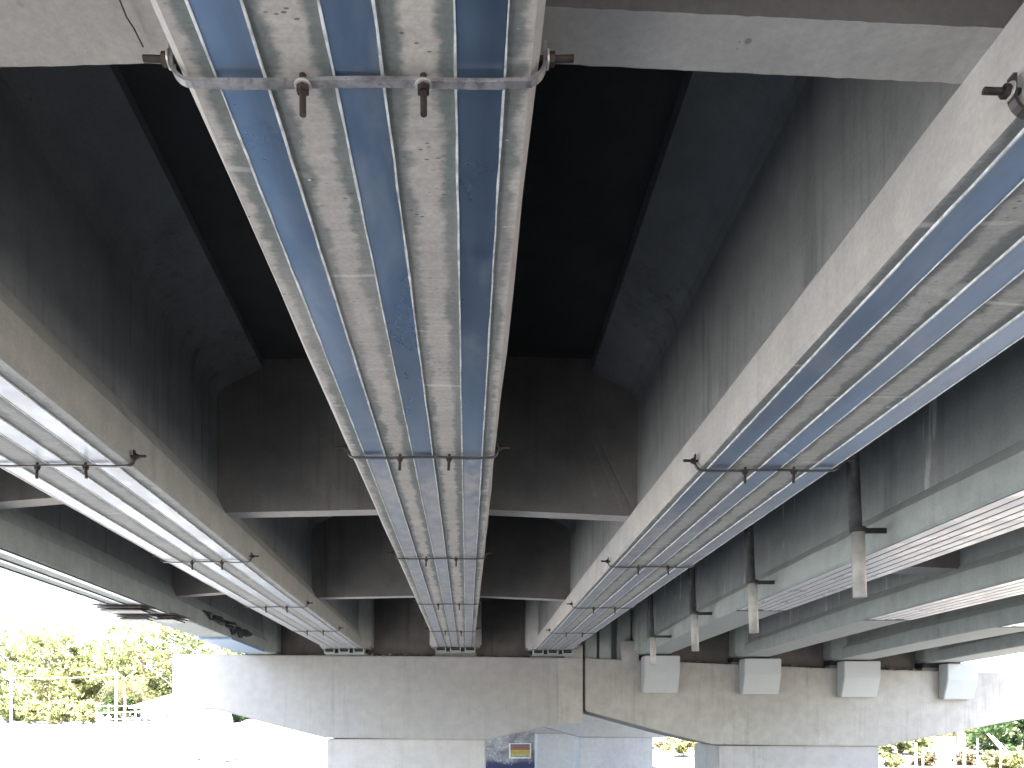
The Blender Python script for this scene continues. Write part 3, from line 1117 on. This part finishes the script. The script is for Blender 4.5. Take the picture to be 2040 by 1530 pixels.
for i, (px, py, Y, wp, mt) in enumerate([(15, 1385, 84, 90, 'leaf_b'), (70, 1392, 82, 80, 'leaf_a'), (120, 1398, 81, 85, 'leaf_a'), (165, 1400, 80, 70, 'leaf_a'), (455, 1415, 86, 60, 'leaf_c')]):
    x = xpx(px, Y)
    bush(['low green bush by the leftmost pole', 'yellow green bush right of the leftmost pole', 'low bush in the middle of the left bank',
          'low bush just left of the fence rails', 'dark bush under the left cap end'][i], x, Y, zpx(py, Y) - gz(x, Y), wp * Y / F, M[mt], 60 + i, 1500, .26, 'bushes along the left bank')


# palm with drooping pale fronds
def palm(label, px, pytop, Y, R, seed):
    rng = random.Random(seed)
    x = xpx(px, Y)
    z0 = gz(x, Y) - .05
    zt = zpx(pytop, Y)
    t = thing('palm_tree', label, 'tree', (x, Y, z0))
    mb = MB()
    mb.tube([Vector((x, Y, z0)), Vector((x + .15, Y, (z0 + zt) / 2)), Vector((x, Y, zt))], [.22, .17, .14], 8)
    mb.build('trunk', M['bark'], t)
    for k in range(15):
        a = k * 2.4 + rng.uniform(-.2, .2)
        L = R * rng.uniform(.8, 1.1)
        up = rng.uniform(.1, .9)
        f = MB()
        pts = []
        for i in range(9):
            s = i / 8
            pts.append(Vector((x + math.cos(a) * L * s, Y + math.sin(a) * L * s, zt + L * (up * s - (1.0 + up * .5) * s * s))))
        for i in range(8):
            d = (pts[i + 1] - pts[i]).normalized()
            sd = d.cross(Vector((0, 0, 1))).normalized()
            for q in range(3):
                b = pts[i].lerp(pts[i + 1], q / 3)
                for sg in (-1, 1):
                    l = R * .28 * (1 - .55 * abs(i / 8 - .4))
                    tip = b + sd * sg * l * .75 + d * l * .5 + Vector((0, 0, -l * .45))
                    f.add([b, b + d * .07, tip], [(0, 1, 2)])
        f.tube(pts, [.03 - .003 * i for i in range(9)], 4)
        f.build('frond', M['leaf_d'], t, recalc=False)


palm('palm with drooping dry fronds beside the white pole', 247, 1362, 84, 3.2, 4)

tree('added dark tree standing in for shade behind the palm and white pole', xpx(235, 90), 90, zpx(1368, 90) - gz(xpx(235, 90), 90), 4.6, M['leaf_c'], 49, 1800, .26, low=.08, group=GL)  # added tree; its dark leaf colour paints the shade behind the palm

# right bank
RT = [(1790, 1440, 40, 110, 'leaf_b'), (1960, 1415, 44, 120, 'leaf_b'), (2040, 1395, 38, 130, 'leaf_c'), (2080, 1290, 52, 190, 'leaf_a'), (1880, 1430, 50, 120, 'leaf_c')]
RW = ['loose green tree beside the right pier column', 'green tree behind the slanting stay poles', 'deep green tree at the right picture edge',
      'tall yellow green tree rising above the right cap end', 'dark tree behind the grey tank']
for i, (px, py, Y, wp, mt) in enumerate(RT):
    x = xpx(px, Y)
    tree(RW[i], x, Y, zpx(py, Y) - gz(x, Y), wp * Y / F * 1.2, M[mt], 90 + i, 3000, .16, low=.15, group=GR)
for i, (px, py, Y, wp, mt) in enumerate([(1775, 1502, 33, 50, 'leaf_a'), (1850, 1512, 34, 60, 'leaf_d'), (1990, 1500, 31, 70, 'leaf_a'), (2035, 1490, 30, 60, 'leaf_a'), (1925, 1512, 34, 50, 'leaf_d'),
                                         (1325, 1490, 46, 45, 'leaf_d'), (1400, 1492, 48, 60, 'leaf_c')]):
    x = xpx(px, Y)
    bush(['sunlit scrub against the right pier column', 'dry scrub below the grey tank', 'yellow green grass tuft below the slanting stays', 'yellow scrub at the lower right corner',
          'dry scrub around the brown trunk', 'dry scrub right of the middle distance pier', 'dark scrub left of the right pier column'][i],
         x, Y, max(.5, zpx(py, Y) - gz(x, Y)), wp * Y / F, M[mt], 130 + i, 900, .11, 'scrub behind the right pier')
x = xpx(1362, 40)
tree('small bright tree framed between the distant pier and right column', x, 40, zpx(1462, 40) - gz(x, 40), 2.1, M['leaf_a'], 151, 1100, .13, low=.55, trunk_r=.035)

# far wooded ridge that closes the horizon
rng = random.Random(77)
cl = []
for i in range(150):
    px = rng.uniform(-500, 2700)
    Y = rng.uniform(150, 175)
    x = xpx(px, Y)
    cl.append(((x, Y, gz(x, Y) + rng.uniform(1, 7 if px < 900 else 5)), rng.uniform(3.0, 5.0)))
vs, fs = crown_mesh(rng, cl, 16000, .9, 1.3)
mb = MB(); mb.add(vs, fs)
tag(mb.build('distant_woods', M['leaf_b'], recalc=False), 'far line of woods closing the horizon', 'woods', kind='stuff')

# ------------------------------------------------------------------ poles, rails, house, tank
def pole(label, px, ptop, Y, r, mat='postw', arms=(), group=None, name='utility_pole', lean=0.0):
    x = xpx(px, Y)
    z0 = gz(x, Y) - .1
    t = thing(name, label, 'pole', (x, Y, z0), group)
    mb = MB()
    zt = zpx(ptop, Y)
    mb.cyl((x, Y, z0), (x + lean, Y, zt), r, r * .75, 10)
    mb.build('shaft', M[mat], t, smooth=True)
    for py, w in arms:
        b = MB()
        zz = zpx(py, Y)
        b.box(x - w, x + w, Y - r - .07, Y - r + .01, zz - .05, zz + .05)
        b.build('cross_arm', M[mat], t)


pole('white pole at far left with a short cross arm', 22, 1347, 78, .14, arms=[(1352, .5)], group='poles on the left bank')
pole('white pole in front of the palm', 231, 1338, 76, .13, arms=[(1345, .6)], group='poles on the left bank')
t = thing('rail_fence', 'white rail fence along the left bank below the palm', 'fence', P(240, 1437, 77))
for py in (1406, 1420, 1433):
    mb = MB()
    a, b = P(190, py + 1, 77.6), P(300, py - 3 if py > 1410 else py, 77.6)
    mb.cyl(a, b, .055, n=6)
    mb.build('rail', M['white'], t)
for px in (193, 216, 248, 270, 290):
    mb = MB()
    a = P(px, 1404, 77.8)
    mb.cyl((a.x, a.y, gz(a.x, a.y) - .1), a, .06, n=6)
    mb.build('post', M['white'], t)

# house
Yh = 80
hx0, hx1 = xpx(300, Yh), xpx(432, Yh)
zb = gz(hx0, Yh) - .1
t = thing('house', 'low white house with a pale sloping roof beside the left cap end', 'house', ((hx0 + hx1) / 2, Yh, zb))
mb = MB()
mb.box(hx0, hx1, Yh, Yh + 6, zb, zpx(1408, Yh))
mb.build('wall', M['white'], t)
mb = MB()
mb.prism_xz([(xpx(262, Yh), zpx(1411, Yh)), (xpx(446, Yh), zpx(1411, Yh)), (xpx(446, Yh), zpx(1407, Yh)), (xpx(350, Yh), zpx(1382, Yh)), (xpx(262, Yh), zpx(1408, Yh))], Yh - .7, Yh + 6.6)
mb.build('roof', M['roof'], t)
for a, b, c, d in ((330, 1424, 338, 1434), (388, 1425, 402, 1442), (346, 1426, 352, 1433)):
    mb = MB()
    mb.box(xpx(a, Yh), xpx(c, Yh), Yh - .04, Yh + .02, zpx(d, Yh), zpx(b, Yh))
    w = mb.build('window', M['white'], t)
    mb = MB()
    mb.box(xpx(a + 1, Yh), xpx(c - 1, Yh), Yh - .06, Yh - .045, zpx(d - 1, Yh), zpx(b + 1, Yh))
    g_ = mb.build('pane', M['dark'], t)
    g_.parent = w
    g_.location = (0, 0, 0)
mb = MB()
mb.box(xpx(272, Yh), xpx(298, Yh), Yh + 1, Yh + 1.1, zpx(1432, Yh), zpx(1412, Yh))
mb.build('lean_to', M['tank'], t)

# cables
def cable(label, pts, r, mat):
    mb = MB()
    pv = [P(*q) for q in pts]
    out = []
    for a, b in zip(pv, pv[1:]):
        for i in range(8):
            s = i / 8
            q = a.lerp(b, s)
            q.z -= (a - b).length * .02 * 4 * s * (1 - s)
            out.append(q)
    out.append(pv[-1])
    mb.tube(out, [r] * len(out), 5)
    tag(mb.build('cable', M[mat]), label, 'cable')


cable('pale cable strung from the leftmost pole to the pole by the palm', [(-80, 1318, 78), (22, 1328 + 22, 78), (231, 1343, 76)], .035, 'wire')
cable('dark stay cable slanting down toward the left cap end', [(262, 1262, 60), (300, 1330, 60), (352, 1372, 60)], .03, 'wire_dark')
cable('second dark cable crossing the trees under the outer girder', [(300, 1252, 62), (390, 1300, 62), (470, 1345, 62)], .02, 'wire_dark')

# right bank posts
for i, (px, pt, Y, r) in enumerate([(1825, 1480, 30, .05), (1838.5, 1499, 31, .035), (1921, 1461, 30, .055), (1947, 1472, 31, .035), (1993, 1480, 30, .03), (1412, 1480, 36, .045)]):
    pole(['stout white post left of the grey tank', 'short white post in front of the grey tank', 'tall white post beside the brown trunk',
          'thin white post right of the brown trunk', 'thin white post crossing the slanting stays', 'white post between the distant pier and right column'][i],
         px, pt, Y, r, 'white', name='fence_post', group='white posts behind the right pier')
mb = MB()
mb.cyl(P(1968, 1462, 31), P(2050, 1560, 31), .035, n=8)
tag(mb.build('stay_pole', M['white']), 'upper of two white slanting stay poles at lower right', 'pole', 'slanting stays')
mb = MB()
mb.cyl(P(1977, 1466, 31.3), P(2062, 1556, 31.3), .03, n=8)
tag(mb.build('stay_pole', M['white']), 'lower right one of the two white slanting stay poles', 'pole', 'slanting stays')
Yt = 34
t = thing('water_tank', 'grey cylindrical tank lying on legs behind the right pier', 'tank', P(1880, 1520, Yt))
mb = MB()
a, b = P(1858, 1497, Yt), P(1904, 1495, Yt)
mb.cyl(a, b, .24, n=24)
mb.build('barrel', M['tank'], t, smooth=False)
for px in (1864, 1897):
    for dy in (-.15, .15):
        mb = MB()
        q = P(px, 1502, Yt)
        mb.cyl((q.x, Yt + dy, gz(q.x, Yt) - .1), (q.x, Yt + dy, q.z), .025, n=6)
        mb.build('leg', M['postw'], t)
mb = MB()
q0, q1 = P(1861, 1486, 36), P(1903, 1468, 36)
mb.box(q0.x, q1.x, 36, 36.05, q0.z, q1.z)
tag(mb.build('sheet_panel', M['white']), 'white sheet panel above the grey tank', 'panel')
mb = MB()
q = P(1912, 1530, 37)
mb.tube([Vector((q.x, 37, gz(q.x, 37) - .1)), Vector((q.x + .02, 37, q.z + 1.2)), Vector((q.x - .05, 37, zpx(1440, 37)))], [.26, .21, .18], 12)
tag(mb.build('tree_trunk', M['bark']), 'thick brown trunk between the tank and the tall white post', 'trunk')

# branches on the pale ground, lower left
def branch(label, px, py, L, seed, fork=True):
    rng = random.Random(seed)
    Y = F * CZ / (py - VY)
    for _ in range(4):
        Y = F * (CZ - gz(xpx(px, Y), Y)) / (py - VY)
    x = xpx(px, Y)
    z = gz(x, Y)
    mb = MB()
    pts = [Vector((x - L / 2, Y, z + .05)), Vector((x - L * .1, Y + rng.uniform(-.3, .3), z + .09)), Vector((x + L * .25, Y, z + .16)), Vector((x + L / 2, Y + .2, z + .28))]
    mb.tube(pts, [.03, .055, .07, .03], 7)
    if fork:
        mb.tube([pts[1], pts[1] + Vector((L * .12, -.3, .22))], [.04, .015], 6)
        mb.tube([pts[2], pts[2] + Vector((L * .2, .3, .02))], [.04, .015], 6)
    tag(mb.build('fallen_branch', M['drift']), label, 'branch', 'branches lying on the pale ground')


branch('forked dark branch on the pale ground, nearest the left column', 452, 1522, 1.1, 2)
branch('small dark twig on the pale ground left of the forked branch', 400, 1517, .35, 3)
branch('long thin stick lying at the lower left of the pale ground', 60, 1507, 2.6, 4, False)
branch('thin stick right of the long stick, lower left ground', 150, 1510, 1.2, 6, False)

# pebbles and crumbs scattered on the ground
rng = random.Random(11)
mb = MB()
for i in range(900):
    y = rng.uniform(8, 60)
    x = rng.uniform(-26, 16)
    s = rng.uniform(.015, .05)
    z = gz(x, y)
    n = 6
    vs = [(x + math.cos(q * 1.047) * s * rng.uniform(.7, 1.2), y + math.sin(q * 1.047) * s * rng.uniform(.7, 1.2), z - .005) for q in range(n)] + [(x, y, z + s * .7)]
    mb.add(vs, [(q, (q + 1) % n, n) for q in range(n)])
tag(mb.build('pebbles', M['ground']), 'loose pebbles scattered over the pale ground', 'pebbles', kind='stuff')

# ------------------------------------------------------------------ light, sky, camera
SUN_EL = math.radians(54)
SUN_AZ = math.radians(180)          # behind the camera, along the bridge
w = bpy.data.worlds.new('World')
SC.world = w
w.use_nodes = True
nt = w.node_tree
nt.nodes.clear()
sky = nt.nodes.new('ShaderNodeTexSky')
sky.sky_type = 'NISHITA'
sky.sun_disc = False
sky.sun_elevation = SUN_EL
sky.sun_rotation = SUN_AZ
sky.dust_density = 2.5
bg = nt.nodes.new('ShaderNodeBackground')
bg.inputs[1].default_value = .12
out = nt.nodes.new('ShaderNodeOutputWorld')
nt.links.new(sky.outputs[0], bg.inputs[0])
nt.links.new(bg.outputs[0], out.inputs[0])

sl = bpy.data.lights.new('sun', 'SUN')
sl.energy = 4.8
sl.angle = math.radians(.53)
sl.color = (1.0, .965, .91)
so = bpy.data.objects.new('sun', sl)
COL.objects.link(so)
d = Vector((math.sin(SUN_AZ) * math.cos(SUN_EL), math.cos(SUN_AZ) * math.cos(SUN_EL), math.sin(SUN_EL)))   # towards the sun
so.rotation_euler = d.to_track_quat('Z', 'Y').to_euler()
so.location = (0, -20, 30)

cam = bpy.data.cameras.new('camera')
co = bpy.data.objects.new('camera', cam)
COL.objects.link(co)
co.location = (0, 0, CZ)
co.rotation_euler = (math.radians(90), 0, 0)
cam.sensor_fit = 'HORIZONTAL'
cam.sensor_width = 36
cam.lens = 36 * F / 2040
cam.shift_x = (1020 - VX) / 2040
cam.shift_y = (VY - 765) / 2040
cam.clip_start = .05
cam.clip_end = 4000
SC.camera = co

SC.render.engine = 'CYCLES'
cy = SC.cycles
cy.use_denoising = True
try:
    cy.denoiser = 'OPENIMAGEDENOISE'
except Exception:
    pass
cy.max_bounces = 10
cy.diffuse_bounces = 7
cy.glossy_bounces = 4
cy.transmission_bounces = 4
cy.sample_clamp_indirect = 8
SC.view_settings.view_transform = 'Standard'
SC.view_settings.look = 'None'
SC.view_settings.gamma = 1
SC.view_settings.exposure = 4.1

for o in list(bpy.data.objects):
    if 'base' in o:
        del o['base']
    if o.type == 'EMPTY' and o.users_collection == ():
        bpy.data.objects.remove(o)
